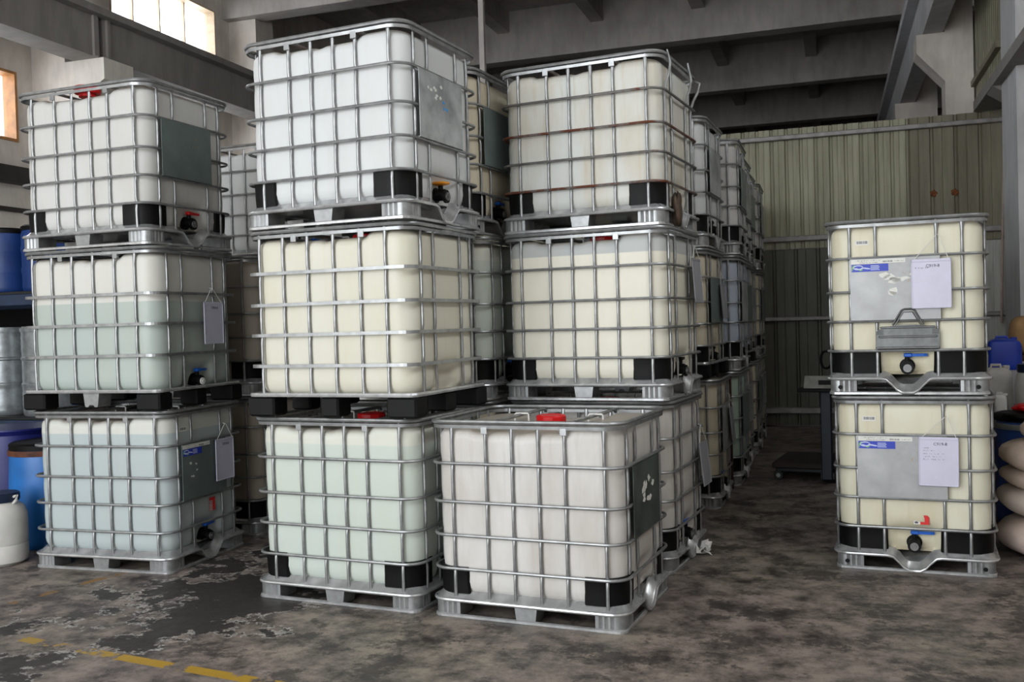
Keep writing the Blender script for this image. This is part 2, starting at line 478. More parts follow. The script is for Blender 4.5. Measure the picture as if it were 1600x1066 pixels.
# crane girders on corbels
trim(MB().box(-10.15, -9.7, -5, 11.12, 5.6, 6.26).box(-10.15, -9.7, 11.2, 37, 5.6, 6.26).box(-10.15, -9.55, -5, 37, 6.16, 6.26).box(-9.7, -9.66, 10.98, 11.06, 5.6, 6.16).box(-9.7, -9.66, 11.24, 11.3, 5.6, 6.16), M['girder'], 'grey crane girder along the left wall')
trim(MB().box(1.40, 1.68, -5, 37, 5.87, 6.5).box(1.23, 1.82, -5, 37, 6.5, 6.66), M['column'], 'pale T-shaped crane girder along the right columns')
for y in (5.9, 11.1, 16.0, 21.0, 26.0, 31.0):
    c = MB().box(-10.9, -10.3, y, y+.6, 0, 8.0)
    c.prism_y([(-10.3, 4.9), (-9.62, 5.3), (-9.62, 5.6), (-10.3, 5.6)], y, y+.6)
    trim(c, M['plaster'], '# left wall column with girder corbel, counted from the gate')
for y in (15.8, 20.8, 25.8, 30.8):
    c = MB().box(1.70, 2.09, y, y+.5, 0, 8.75)
    c.prism_y([(1.70, 5.14), (1.31, 5.59), (1.31, 5.87), (1.70, 5.87)], y, y+.5)
    trim(c, M['plaster'], '# right side column with haunch beyond the metal wall')
trim(MB().box(2.1, 2.7, 12.5, 13.5, 0, 8.75), M['column'], 'pale square column at the right edge')
trim(MB().box(1.99, 2.45, 5.0, 15.15, 4.52, 4.66).prism_y([(2.45, 4.2), (2.45, 4.52), (2.0, 4.52), (2.1, 4.45)], 13.5, 14.0), M['girder'], 'grey lintel girder running past the right column')
trim(MB().box(-10.9, -10.72, 5.0, 11.1, 3.85, 4.08), M['dark_trim'], 'dark steel channel along the left wall under the window')
trim(MB().box(-10.9, -10.84, 5.0, 11.1, 3.46, 3.52), M['dark_trim'], 'thin dark conduit along the left wall')
trim(MB().box(-5.02, -4.94, 13.9, 13.98, 5.0, 8.27), M['concrete'], 'slim vertical pipe hanging from the ceiling')

# corrugated back wall ---------------------------------------------------
def clad_mat(name, col, dirt):
    m, N, L, P = new_mat(name)
    n = noise(N, L, 1.2, 5, .6, stretch=(1, 1, .3)); n2 = noise(N, L, 18, 3, .6, stretch=(1, 1, .08))
    r = ramp(N, L, n.outputs[0], [(.35, rgb(dirt)), (.65, rgb(col))])
    r2 = ramp(N, L, n2.outputs[0], [(.35, (.8, .78, .74)), (.6, (1, 1, 1))])
    L.new(mixc(N, L, 1.0, r.outputs[0], r2.outputs[0], 'MULTIPLY'), P.inputs['Base Color'])
    P.inputs['Roughness'].default_value = .5
    return m
M['clad'] = clad_mat('olive_cream_cladding', '#a5a48d', '#8a8872')
M['clad_dull'] = clad_mat('dull_olive_cladding', '#85826d', '#6c6552')
M['clad_white'] = clad_mat('pale_cladding', '#b9bab4', '#a3a49c')
M['rail'] = plain('grey_wall_rail', '#8f8c8a', .5, .3, var=.15)
M['rust_spot'] = plain('orange_rust', '#7d4a26', .85, var=.4, scale=40)

def clad_profile(w, ribs):
    p = w/ribs; pts = []
    for i in range(ribs):
        x = i*p
        pts += [(x, 0), (x+.012, .0), (x+.028, -.03), (x+p*.42, -.03), (x+p*.42+.008, -.024), (x+p*.42+.016, -.03), (x+p-.03, -.03), (x+p-.014, 0)]
    pts.append((w, 0))
    return pts
wb = MB().box(-10.9, 2.4, 15.26, 15.30, 0, 4.3)
wall_back = struct('wall_back', wb, M['rail'], 'corrugated metal partition wall with horizontal rails')
def clad_panel(w, ribs, z0, z1, mat, name):
    pr = clad_profile(w, ribs)
    pts = pr + [(x, y+.008) for x, y in reversed(pr)]
    return MB().prism(pts, z0, z1).mesh(name, mat)
PW = .64
pa = clad_panel(PW-.004, 3, 2.70, 4.52, M['clad'], 'panel')
pb = clad_panel(PW-.004, 2, 2.70, 4.52, M['clad_dull'], 'panel')
pc_ = clad_panel(PW-.004, 2, 0.02, 2.69, clad_mat('aisle_shade_cladding', '#5b5c50', '#47463c'), 'panel')  # greenish grey deepened so the dim aisle is painted into the lower panels
pd = clad_panel(PW-.004, 2, 0.02, 2.69, M['clad_white'], 'panel')
x = 2.40 - PW; i = 0
while x > -10.9:
    ob('panel', pb if i < 2 else pa, wall_back, (x, 15.22, 0))
    ob('panel', pd if i < 1 else pc_, wall_back, (x, 15.23, 0))
    x -= PW; i += 1
for k, (z, h) in enumerate(((4.38, .07), (2.85, .08), (1.64, .06), (.25, .09))):
    ob('wall_rail', MB().bbox(-10.8, 2.46, 15.11, 15.185, z-h/2, z+h/2, .01).mesh('wall_rail', M['rail']), wall_back)
for x, z in ((1.45, 3.40), (1.73, 3.40)):
    ob('rust_spot', MB().lathe([(.0, 0), (.05, 0), (.045, .004), (.02, .006), (.0, .006)], 14, wob=lambda a, z: 1+.2*math.sin(5*a+1)).mesh('rust_spot', M['rust_spot']),
       wall_back, (x, 15.187, z), (PI/2, 0, 0))
# right hand cladding high up
wr = MB()
pr = clad_profile(2.3, 14)
wr.prism([(2.14+y, 13.5+x) for x, y in pr] + [(2.156, 15.8), (2.156, 13.5)], 4.66, 8.7)
wr.box(2.04, 2.12, 13.5, 15.75, 5.0, 5.08).box(2.04, 2.12, 13.5, 15.75, 6.6, 6.68)
struct('trim_%d' % tn, wr, M['clad_dull'], 'ribbed cladding high on the right side above the lintel'); tn += 1

# ------------------------------------------------------------------ tanks
HX, HY, RC = .59, .49, .115
RINGS = {'steel': (.288, .482, .676, .898), 'square': (.312, .503, .69, .885), 'three': (.385, .605, .82)}
ZT = 1.131
VX = {'steel': (-.437, -.223, -.06, .10, .257, .485), 'square': (-.49, -.315, -.135, .05, .235, .41), 'three': (-.50, -.32, -.14, .04, .22, .40)}
VX['three'] = VX['square']
VY = (-.34, -.18, .185, .335)
CACHE = {}
def cached(key, fn):
    if key not in CACHE: CACHE[key] = fn()
    return CACHE[key]

def ring_mesh(kind, z):
    if kind == 'steel': prof = circ(.0095, 8)
    else: prof = [(-.009, -.01), (.009, -.01), (.009, .01), (-.009, .01)]
    return MB().sweep(rrect(HX, HY, RC if kind == 'steel' else .09, z, 7), prof).mesh('cage_ring', M['galv'], kind == 'steel')

def top_rail_mesh():
    b = MB()
    b.sweep(rrect(HX, HY, RC, ZT+.008, 8), circ(.0125, 8))
    b.sweep(rrect(HX-.006, HY-.006, RC, ZT-.016, 8), [(-.004, -.011), (.006, -.013), (.008, .006), (-.004, .009)])
    return b.mesh('top_rail', M['galv'], True)

def vbar_mesh(kind):
    """upright cage tube, pinched where the rings cross it; local +y is outward"""
    rings = RINGS[kind]
    zb = .115 if kind == 'steel' else .14
    st = [(zb, .012, .004, 0), (zb+.02, .0105, .006, 0)]
    for r in rings:
        st += [(r-.045, .0095, .0095, 0), (r-.018, .0105, .007, -.001), (r, .0115, .004, -.004), (r+.018, .0105, .007, -.001), (r+.045, .0095, .0095, 0)]
    st += [(ZT-.10, .0095, .0095, 0), (ZT-.05, .012, .006, 0), (ZT-.02, .013, .0035, .002), (ZT-.004, .009, .003, .003)]
    vs_ = []; n = 8
    for z, a, b, off in st:
        for q in range(n):
            t = 2*PI*q/n
            vs_.append((a*math.cos(t), off + b*math.sin(t), z))
    fs_ = []
    for i in range(len(st)-1):
        for q in range(n):
            p = (q+1) % n
            fs_.append((i*n+q, i*n+p, (i+1)*n+p, (i+1)*n+q))
    fs_.append(tuple(range(n-1, -1, -1))); fs_.append(tuple((len(st)-1)*n+q for q in range(n)))
    return MB().add(vs_, fs_).mesh('upright_bar', M['galv'], True, 50)

def bent_bar_mesh(amp, top):
    zs = [.115, .3, .5, .68, .86, .90, .96, 1.02, 1.08, top]
    off = [0, 0, 0, 0, 0, .004, amp*.35, amp*.8, amp, amp*.55]
    return MB().tube([(0, o, z) for z, o in zip(zs, off)], [.0095]*8+[.009, .006], 8).mesh('upright_bar', M['galv'], True)

def bottle_mesh(kind):
    hx, hy, r = .562, .462, .125
    rings = RINGS[kind]
    zb, zt, rt_ = .125, 1.112, .06
    lev = [(zb, .085), (zb+.006, .05), (zb+.025, .02), (zb+.055, .004), (.21, 0)]
    z = .24
    while z < zt-rt_-.001: lev.append((z, 0)); z += .0335
    for k in range(0, 7):
        a = PI/2*k/6; lev.append((zt-rt_+rt_*math.sin(a), rt_*(1-math.cos(a))))
    for ins in (.11, .16, .22, .29, .36, .42, .455): lev.append((zt, ins))
    vs_ = []; npt = None
    for z, ins in lev:
        path = rrect(hx-ins, hy-ins, max(r-ins*.8, .006) if hy-ins > .02 else .003, z, 8, 30)
        npt = len(path)
        for x, y, z_ in path:
            ox = oy = 0
            if .2 < z < 1.02 and ins == 0:
                d = min(abs(z-q) for q in rings+(ZT, .13))
                amp = .0015*math.cos(min(1, d/.09)*PI)  # slack wall swells between the rings
                if abs(y) > hy-.03 and kind == 'steel': # shallow moulded channels on the long sides
                    for c_, w_ in ((-.06, .03), (.10, .03), (.257, .02), (-.223, .02)):
                        amp += .002*math.exp(-((x-c_)/(w_*1.5))**2)
                l = math.hypot(x/hx, y/hy)
                ox, oy = (-amp*x/hx, -amp*y/hy)
            if x > hx-.04 and abs(y) < .22 and z < .36:       # outlet recess
                ox -= .055*(1-sm(.10, .20, abs(y)))*(1-sm(.24, .34, z))
            # crown : raised ends, sunk middle
            wz = sm(.93, 1.07, z)
            drop = .032*(sm(-.36, -.28, x)*(1-sm(.23, .31, x)))
            drop += .012*math.exp(-((x+.02)/.03)**2) + (.012 if x < -.3 else 0)
            dip = .02*(1-sm(.12, .17, math.hypot(x, y)))
            vs_.append((x+ox, y+oy, z_-wz*(drop+dip)))
    fs_ = []
    for i in range(len(lev)-1):
        for q in range(npt):
            p = (q+1) % npt
            fs_.append((i*npt+q, i*npt+p, (i+1)*npt+p, (i+1)*npt+q))
    fs_.append(tuple(range(npt-1, -1, -1))); fs_.append(tuple((len(lev)-1)*npt+q for q in range(npt)))
    return MB().add(vs_, fs_).mesh('tank_body', BM['white'], True, 60)

def lid_mesh():
    b = MB()
    b.lathe([(.0, 1.03), (.06, 1.03), (.06, 1.055), (.088, 1.055), (.090, 1.062), (.090, 1.098), (.084, 1.106), (.06, 1.108), (.055, 1.104), (.0, 1.104)], 40,
            wob=lambda a, z: 1 + (.03 if math.sin(a*10) > .6 and 1.055 < z < 1.1 else 0))
    return b.mesh('screw_lid', M['red'], True, 30)

def guard_mesh(lx, ly):
    """black corner guard hugging the +x +y corner"""
    r = .128; pts = []
    cx, cy = .566-r, .466-r
    pts.append((.566-r-lx+.02, .470)); pts.append((cx, .470))
    for k in range(1, 8):
        a = math.radians(90-90*k/8); pts.append((cx+.004+r*math.cos(a), cy+.004+r*math.sin(a)))
    pts.append((.570, cy)); pts.append((.570, .466-r-ly+.02))
    vs_ = []; n = len(pts)
    zs = (.14, .20, .282, .296)
    outs = (0, .004, .006, .012)
    for z, o_ in zip(zs, outs):
        for x, y in pts:
            l = math.hypot(x, y); vs_.append((x+o_*.8, y+o_*.8, z))
    for z, o_ in zip(reversed(zs), reversed(outs)):
        for x, y in pts: vs_.append((x+o_*.8-.012, y+o_*.8-.012, z))
    fs_ = []; K = 8
    for i in range(K):
        j = (i+1) % K
        for q in range(n-1): fs_.append((i*n+q, j*n+q, j*n+q+1, i*n+q+1))
    fs_.append(tuple(i*n for i in range(K-1, -1, -1))); fs_.append(tuple(i*n+n-1 for i in range(K)))
    return MB().add(vs_, fs_).mesh('corner_guard', M['black'], True, 40)

def dip(y):
    return .092*(1-sm(.03, .15, abs(y)))

def tray_mesh():
    """pressed steel deck with a rim that dips below the outlet on the +x side"""
    b = MB()
    path = rrect(HX+.004, HY+.004, .10, 0, 7, 24)
    def sub(ins, z):
        out = []
        for x, y, _ in path:
            s_ = 1 - ins/HX; s2 = 1 - ins/HY
            d = dip(y) if x > HX-.02 else 0
            out.append((x*s_, y*s2, z - d*(1.0 if z < .15 else .9)))
        return out
    rows = [sub(.0, .098), sub(.0, .112), sub(.012, .118), sub(.04, .150), sub(.055, .152), sub(.06, .12)]
    n = len(path); vs_ = [p for r in rows for p in r]; fs_ = []
    for i in range(len(rows)-1):
        for q in range(n):
            p = (q+1) % n; fs_.append((i*n+q, i*n+p, (i+1)*n+p, (i+1)*n+q))
    fs_.append(tuple((len(rows)-1)*n+q for q in range(n)))
    b.add(vs_, fs_)
    rim = [(x, y, .105 - (dip(y) if x > HX-.02 else 0)) for x, y, _ in path]
    b.sweep(rim, circ(.011, 8))
    # drip spout below the outlet
    sp = []; 
    for k in range(13):
        y = -.17 + .34*k/12
        sp.append((y, .105-dip(y)))
    n2 = len(sp)
    b.add([(HX, y, z) for y, z in sp] + [(HX-.16, y*.8, min(.105, z+.03)) for y, z in sp],
          [(k, k+1, n2+k+1, n2+k) for k in range(n2-1)])
    return b.mesh('pallet_deck', M['tray'], True, 35)

def foot_corner_mesh():
    """fluted sheet-metal corner foot for the +x +y corner, base at z=0"""
    pts = [(HX-.17, HY-.17), (HX+.002, HY-.17)]
    fl_ = []
    for k in range(0, 9): fl_.append((HX+.002 - (.007 if k % 3 == 1 else 0), HY-.17+.02+.09*k/8))
    for k in range(0, 7):
        a = PI/2*k/6; fl_.append((HX-.058+.06*math.cos(a), HY-.058+.06*math.sin(a)))
    for k in range(0, 9): fl_.append((HX-.06-.09*k/8, HY+.002 - (.007 if k % 3 == 1 else 0)))
    pts = [(HX-.17, HY-.17), (HX, HY-.17)] + fl_ + [(HX-.17, HY)]
    b = MB().prism(pts, .004, .098)
    c = (HX-.05, HY-.05)
    b.prism([(c[0]+(x-c[0])*.97, c[1]+(y-c[1])*.97) for x, y in pts], 0, .004)
    for (x, y, rot) in ((HX+.003, HY-.09, 0),):
        pass
    return b.mesh('foot', M['foot'], True, 25)

def foot_mid_mesh(w=.13):
    """pressed centre foot; local x along the side, y outward, base at z=0"""
    prof = [(-w/2-.004, .098), (-w/2+.008, .01), (-w/2+.014, 0), (-.028, 0), (-.018, .014), (.018, .014), (.028, 0), (w/2-.014, 0), (w/2-.008, .01), (w/2+.004, .098)]
    return MB().prism_y(prof, -.14, -.012).mesh('foot', M['foot'], False)

def skid_mesh():
    return MB().sweep(rrect(HX-.008, HY-.008, .05, .012, 4), [(-.02, -.010), (.004, -.010), (.004, .004), (-.004, .010), (-.02, .006)]).mesh('skid_rail', M['tray'], False)

def black_foot_mesh(wx, wy):
    return MB().bbox(-wx/2, wx/2, -wy/2, wy/2, 0, .122, .012).mesh('foot', M['foot_black'])

def square_deck_mesh():
    b = MB()
    b.sweep(rrect(HX+.004, HY+.004, .05, .135, 6), [(-.035, -.012), (.006, -.012), (.008, .0), (.004, .010), (-.035, .012)])
    b.box(-.56, .56, -.46, .46, .122, .135)
    return b.mesh('pallet_deck', M['tray'], False)

def spin(me_pts, a):
    return me_pts

def valve_meshes():
    b = MB()
    def cyl_x(r, x0, x1, z, n=20, y=0):
        vs_ = []; 
        for x in (x0, x1):
            for k in range(n):
                a = 2*PI*k/n; vs_.append((x, y+r*math.cos(a), z+r*math.sin(a)))
        return vs_, [tuple(range(n-1,-1,-1)), tuple(range(n, 2*n))] + [(k, (k+1)%n, n+(k+1)%n, n+k) for k in range(n)]
    Z = .185
    b.add(*cyl_x(.048, .49, .515, Z)); b.add(*cyl_x(.036, .51, .575, Z)); b.add(*cyl_x(.041, .575, .590, Z-.012))
    b.lathe([(.0, Z+.02), (.016, Z+.02), (.016, Z+.06), (.0, Z+.06)], 12, cx=.545)
    body = b.mesh('valve', M['black'], True, 40)
    c = MB(); c.add(*cyl_x(.026, .588, .600, Z-.012, 24)); c.add(*cyl_x(.014, .598, .606, Z-.012, 6))
    cap = c.mesh('outlet_cap', M['chrome'], True, 40)
    h = MB().bbox(.527, .563, -.022, .03, Z+.058, Z+.084, .006)
    h.prism([(.533, .028), (.557, .028), (.552, .10), (.545, .122), (.538, .10)], Z+.062, Z+.080)
    handle = h.mesh('handle', M['blue'])
    return body, cap, handle

def valve_knob_mesh():
    b = MB().lathe([(.0, .243), (.02, .243), (.052, .250), (.056, .256), (.052, .263), (.0, .262)], 20, cx=.545, wob=lambda a, z: 1+.08*math.sin(a*5))
    return b.mesh('handle', M['orange'], True)

def plate_mesh():
    b = MB().bbox(HX+.012, HX+.016, -.338, .205, .488, .893, .0015)
    b.box(HX+.004, HX+.014, -.338, .205, .488, .492); b.box(HX+.004, HX+.014, -.338, .205, .889, .893)
    return b.mesh('name_plate', M['plate_silver'])

def cover_mesh():
    """embossed outlet cover plate with a folded wire handle"""
    b = MB()
    x = HX+.012
    b.prism_x([(-.185, .305), (.195, .305), (.195, .415), (.15, .44), (.06, .455), (-.05, .455), (-.14, .44), (-.185, .415)], x, x+.006)
    b.bbox(x, x+.018, -.17, .18, .372, .386, .004)
    b.bbox(x, x+.016, -.16, .17, .432, .446, .004)
    b.bbox(x, x+.014, -.185, .195, .300, .314, .004)
    for s_ in (-1, 1):
        for k in range(3): b.bbox(x, x+.012, .005+s_*.165-.02, .005+s_*.165+.02, .395+.012*k, .402+.012*k, .002)
    b.tube([(x+.008, -.085, .452), (x+.010, -.03, .548), (x+.010, -.012, .556), (x+.010, .030, .556), (x+.010, .048, .548), (x+.008, .10, .452)], .007, 8)
    b.tube([(x+.008, -.070, .452), (x+.010, -.02, .538), (x+.010, .036, .538), (x+.008, .085, .452)], .004, 6)
    return b.mesh('outlet_cover', M['galv'], False)

def crossbar_mesh():
    b = MB().tube([(0, -.482, ZT-.02), (0, -.455, ZT-.004), (0, .455, ZT-.004), (0, .482, ZT-.02)], .011, 8)
    return b.mesh('top_crossbar', M['galv'], True)

def clip_mesh():
    b = MB().tube([(-.035, 0, ZT-.055), (-.035, 0, ZT+.012), (-.028, 0, ZT+.018), (.05, 0, ZT+.018), (.056, 0, ZT+.012), (.056, 0, ZT-.05)], .006, 6)
    return b.mesh('grip', M['white_plastic'], True)

def bracket_mesh():
    return MB().bbox(-.02, .02, 0, .006, ZT-.06, ZT-.018, .002).mesh('bracket', M['galv'])

def text_mesh(body, size, name, mat, ext=.0006):
    cu = bpy.data.curves.new(name, 'FONT'); cu.body = body; cu.size = size; cu.extrude = ext
    cu.align_x = 'CENTER'; cu.align_y = 'CENTER'; cu.resolution_u = 2
    t = bpy.data.objects.new(name, cu); COL.objects.link(t)
    me = bpy.data.meshes.new_from_object(t.evaluated_get(bpy.context.evaluated_depsgraph_get()))
    bpy.data.objects.remove(t); bpy.data.curves.remove(cu)
    me.name = name; me.materials.clear(); me.materials.append(mat)
    return me

def scrawl_mesh(lines, name='handwriting', mat=None, seed=1):
    """small handwriting strokes in the local x,z plane facing -y"""
    rnd = random.Random(seed); b = MB()
    for x0, x1, z, h in lines:
        x = x0
        while x < x1:
            w = rnd.uniform(.4, 1.0)*h
            if rnd.random() > .18:
                for k in range(rnd.randint(1, 3)):
                    xa = x+rnd.random()*w*.6; xb = x+rnd.random()*w; za = z+rnd.random()*h; zb = z+rnd.random()*h
                    dx, dz = xb-xa, zb-za; l = math.hypot(dx, dz) or 1; nx, nz = -dz/l*.0008, dx/l*.0008
                    b.add([(xa+nx, 0, za+nz), (xb+nx, 0, zb+nz), (xb-nx, 0, zb-nz), (xa-nx, 0, za-nz)], [(0, 1, 2, 3)])
            x += w*1.15
    return b.mesh(name, mat or M['ink'])

def barcode_mesh(w, h, seed=3):
    rnd = random.Random(seed); b = MB(); x = -w/2
    while x < w/2:
        t = rnd.choice((.0012, .002, .003)); b.box(x, min(x+t, w/2), -.0004, 0, -h/2, h/2); x += t+rnd.choice((.0012, .002, .0028))
    return b.mesh('barcode', M['ink'])

def wave(b, pts, w):
    """flat ribbon in the x,z plane"""
    vs_ = []
    for i, (x, z) in enumerate(pts):
        a = pts[max(i-1, 0)]; c = pts[min(i+1, len(pts)-1)]
        dx, dz = c[0]-a[0], c[1]-a[1]; l = math.hypot(dx, dz) or 1
        ww = w*(1-abs(2*i/(len(pts)-1)-1)**3*.7)
        vs_ += [(x-dz/l*ww, 0, z+dx/l*ww), (x+dz/l*ww, 0, z-dx/l*ww)]
    b.add(vs_, [(2*i, 2*i+2, 2*i+3, 2*i+1) for i in range(len(pts)-1)])

def sticker_banner(parent, loc, rz):
    """blue maker's sticker: white swoosh mark, green tick, pale print lines"""
    s = ob('blue_sticker', cached('banner', lambda: MB().box(-.098, .098, -.0008, 0, -.021, .021).mesh('blue_sticker', M['sticker_blue'])), parent, loc, (0, 0, rz), scale=(1.15, 1, 1.15))
    def marks():
        b = MB()
        wave(b, [(-.088+.06*t, -.004+.003*math.sin(t*9)) for t in [k/10 for k in range(11)]], .004)
        wave(b, [(-.062+.02*math.cos(a)*1.3, .003+.012*math.sin(a)) for a in [k*.45 for k in range(12)]], .003)
        wave(b, [(-.045+.048*t, .002-.008*t) for t in [k/8 for k in range(9)]], .004)
        for k in range(4): b.box(.004, .052-.004*(k % 2), -.0002, 0, -.013+.0075*k, -.0095+.0075*k)
        return b.mesh('print', M['sticker_light'])
    ob('print', cached('marks', marks), s, (0, -.0012, 0))
    def tick():
        b = MB(); wave(b, [(-.094, -.016), (-.094, .0), (-.088, .012), (-.08, .018)], .003); wave(b, [(-.062, -.010), (-.05, -.013), (-.036, -.010)], .003)
        return b.mesh('green_mark', M['sticker_green'])
    ob('green_mark', cached('tick', tick), s, (0, -.0014, 0))
    return s

def label_small(parent, loc, rz):
    s = ob('paper_label', cached('plabel', lambda: MB().box(-.042, .042, -.0008, 0, -.016, .016).mesh('paper_label', M['paper'])), parent, loc, (0, 0, rz))
    ob('barcode', cached('bcode', lambda: barcode_mesh(.068, .018)), s, (0, -.0009, .002))
    return s

def info_strip(parent, loc, rz):
    s = ob('paper_strip', cached('pstrip', lambda: MB().box(-.165, .165, -.0008, 0, -.014, .014).mesh('paper_strip', M['paper'])), parent, loc, (0, 0, rz))
    ob('barcode', cached('bcode2', lambda: barcode_mesh(.06, .010, 5)), s, (.06, -.0009, -.003))
    ob('small_print', cached('sprint', lambda: scrawl_mesh([(-.13, .015, .002, .008), (-.12, .0, -.011, .008), (.1, .155, -.006, .006)], 'small_print', None, 9)), s, (0, -.0009, 0))
    return s

def red_sticker(parent, loc, rz, tall=False):
    if tall:
        s = ob('red_sticker', cached('rst', lambda: MB().box(-.035, .035, -.0008, 0, -.05, .05).mesh('red_sticker', M['sticker_red'])), parent, loc, (0, 0, rz))
        def pic():
            b = MB()
            for k in range(3): b.box(-.032, .0, -.0003, 0, -.046+.026*k, -.026+.026*k)
            return b.mesh('print', M['paper'])
        ob('print', cached('rpic', pic), s, (0, -.001, 0))
        def pic2():
            b = MB()
            for k in range(3): b.prism_y([(-.03, -.044+.026*k), (-.012, -.036+.026*k), (-.002, -.040+.026*k), (-.008, -.030+.026*k), (-.022, -.032+.026*k)], -.0003, 0)
            return b.mesh('pictogram', M['ink'])
        ob('pictogram', cached('rpic2', pic2), s, (0, -.0014, 0))
    else:
        s = ob('red_sticker', cached('rs2', lambda: MB().prism_y([(-.012, -.030), (.042, -.030), (.042, .018), (.030, .030), (.008, .030), (.014, .010), (.014, -.014), (-.012, -.014)], -.0008, 0).mesh('red_sticker', M['sticker_red'])), parent, loc, (0, 0, rz))
        ob('print', cached('rs3', lambda: MB().prism_y([(-.05, -.030), (-.012, -.030), (-.012, -.012), (-.05, -.006)], -.0008, 0).mesh('print', M['paper'])), s)
        ob('pictogram', cached('rs4', lambda: MB().prism_y([(-.044, -.024), (-.026, -.024), (-.024, -.014), (-.036, -.010), (-.046, -.014)], -.0006, 0).mesh('pictogram', M['ink'])), s, (0, -.001, 0))
    return s

V_BODY, V_CAP, V_HANDLE = valve_meshes()
GROUP = 'caged plastic tanks'
def tank(label, x, y, lvl, yaw, body, kind='steel', pallet='steel', guards=True, lid='red', valve='blue',
         plate=None, rust=None, cover=False, bent=False, dz=0.0, wide=False, lidpos=(0, 0, .030)):
    t = thing('caged_tank', label, 'tank', (x, y, lvl*1.16+dz), math.radians(yaw), GROUP)
    tk = ob('tank_body', cached('bottle'+kind, lambda: bottle_mesh(kind)), t, mat=BM[body])
    if lid: ob('screw_lid', cached('lid', lid_mesh), tk, lidpos, mat=M[lid] if lid != 'red' else None)
    metal = M['rusty'] if rust == 'full' else None
    for i, z in enumerate(RINGS[kind]):
        m = metal or (M['rusty'] if rust == 'rings' and i in (0, 2) else M['bit_rusty'] if rust else None)
        ob('cage_ring', cached(('ring', kind, z), lambda: ring_mesh(kind, z)), t, mat=m)
    ob('top_rail', cached('toprail', top_rail_mesh), t, mat=metal)
    vb = cached('vb'+kind, lambda: vbar_mesh(kind))
    o_ = .0115 + .004
    for vx in VX[kind]:
        ob('upright_bar', vb, t, (vx, -(HY-o_), 0), (0, 0, PI), metal)
        ob('upright_bar', vb, t, (-vx, HY-o_, 0), (0, 0, 0), metal)
    for i, vy in enumerate(VY):
        if bent and i != 1:
            bm_ = cached(('bent', i), lambda: bent_bar_mesh((.045, 0, .05, .075)[i], (1.17, 0, 1.20, 1.10)[i]))
            ob('upright_bar', bm_, t, (HX-o_, vy, 0), (0, 0, -PI/2), metal)
        else:
            ob('upright_bar', vb, t, (HX-o_, vy, 0), (0, 0, -PI/2), metal)
        ob('upright_bar', vb, t, (-(HX-o_), -vy, 0), (0, 0, PI/2), metal)
    cb = cached('cross', crossbar_mesh); br = cached('bracket', bracket_mesh)
    for vx in (VX['steel'][1], VX['steel'][4]):
        c = ob('top_crossbar', cb, t, (vx, 0, 0), mat=metal)
        ob('grip', cached('clip', clip_mesh), c, (0, .05, -.012))
        ob('bracket', br, c, (0, -(HY-.004), 0), (0, 0, PI)); ob('bracket', br, c, (0, HY-.004, 0))
    if guards:
        g = cached('guardW', lambda: guard_mesh(.10, .19)) if wide else cached('guardN', lambda: guard_mesh(.10, .085))
        for sx, sy in ((1, 1), (-1, 1), (-1, -1), (1, -1)):
            ob('corner_guard', g, t, scale=(sx, sy, 1))
    if pallet == 'steel':
        dk = ob('pallet_deck', cached('tray', tray_mesh), t, mat=metal)
        fc = cached('footc', foot_corner_mesh)
        for sx, sy in ((1, 1), (-1, 1), (-1, -1), (1, -1)): ob('foot', fc, dk, scale=(sx*.978, sy*.974, 1))
        fm = cached('footm', foot_mid_mesh)
        ob('foot', fm, dk, (0, -HY, 0), (0, 0, PI)); ob('foot', fm, dk, (0, HY, 0)); ob('foot', fm, dk, (-HX, 0, 0), (0, 0, PI/2))
        ob('skid_rail', cached('skid', skid_mesh), dk)
    else:
        dk = ob('pallet_deck', cached('sqdeck', square_deck_mesh), t)
        bf = cached('bfoot', lambda: black_foot_mesh(.20, .15)); bm2 = cached('bfootm', lambda: black_foot_mesh(.13, .15))
        for sx in (-1, 1):
            for sy in (-1, 1): ob('foot', bf, dk, (sx*.50, sy*.425, 0))
        fm = cached('footm', foot_mid_mesh)
        for sy in (-1, 1):
            if pallet == 'mixed': ob('foot', fm, dk, (0, sy*HY, .022), (0, 0, PI if sy < 0 else 0))
            else: ob('foot', bm2, dk, (0, sy*.42, 0))
        for sx in (-1, 1): ob('foot', bm2, dk, (sx*.51, 0, 0), (0, 0, PI/2))
    if valve:
        v = ob('valve', V_BODY, t)
        ob('outlet_cap', V_CAP, v, mat=M['white_plastic'] if pallet == 'mixed' else None)
        if valve == 'orange': ob('handle', cached('knob', valve_knob_mesh), v)
        else: ob('handle', V_HANDLE, v, mat=M[valve] if valve != 'blue' else None)
    if plate:
        p = ob('name_plate', cached('plate', plate_mesh), t, mat=M[plate])
        t_plate = p
    else: p = None
    if cover: ob('outlet_cover', cached('cover', cover_mesh), t, mat=M['cover'])
    return t, p, tk

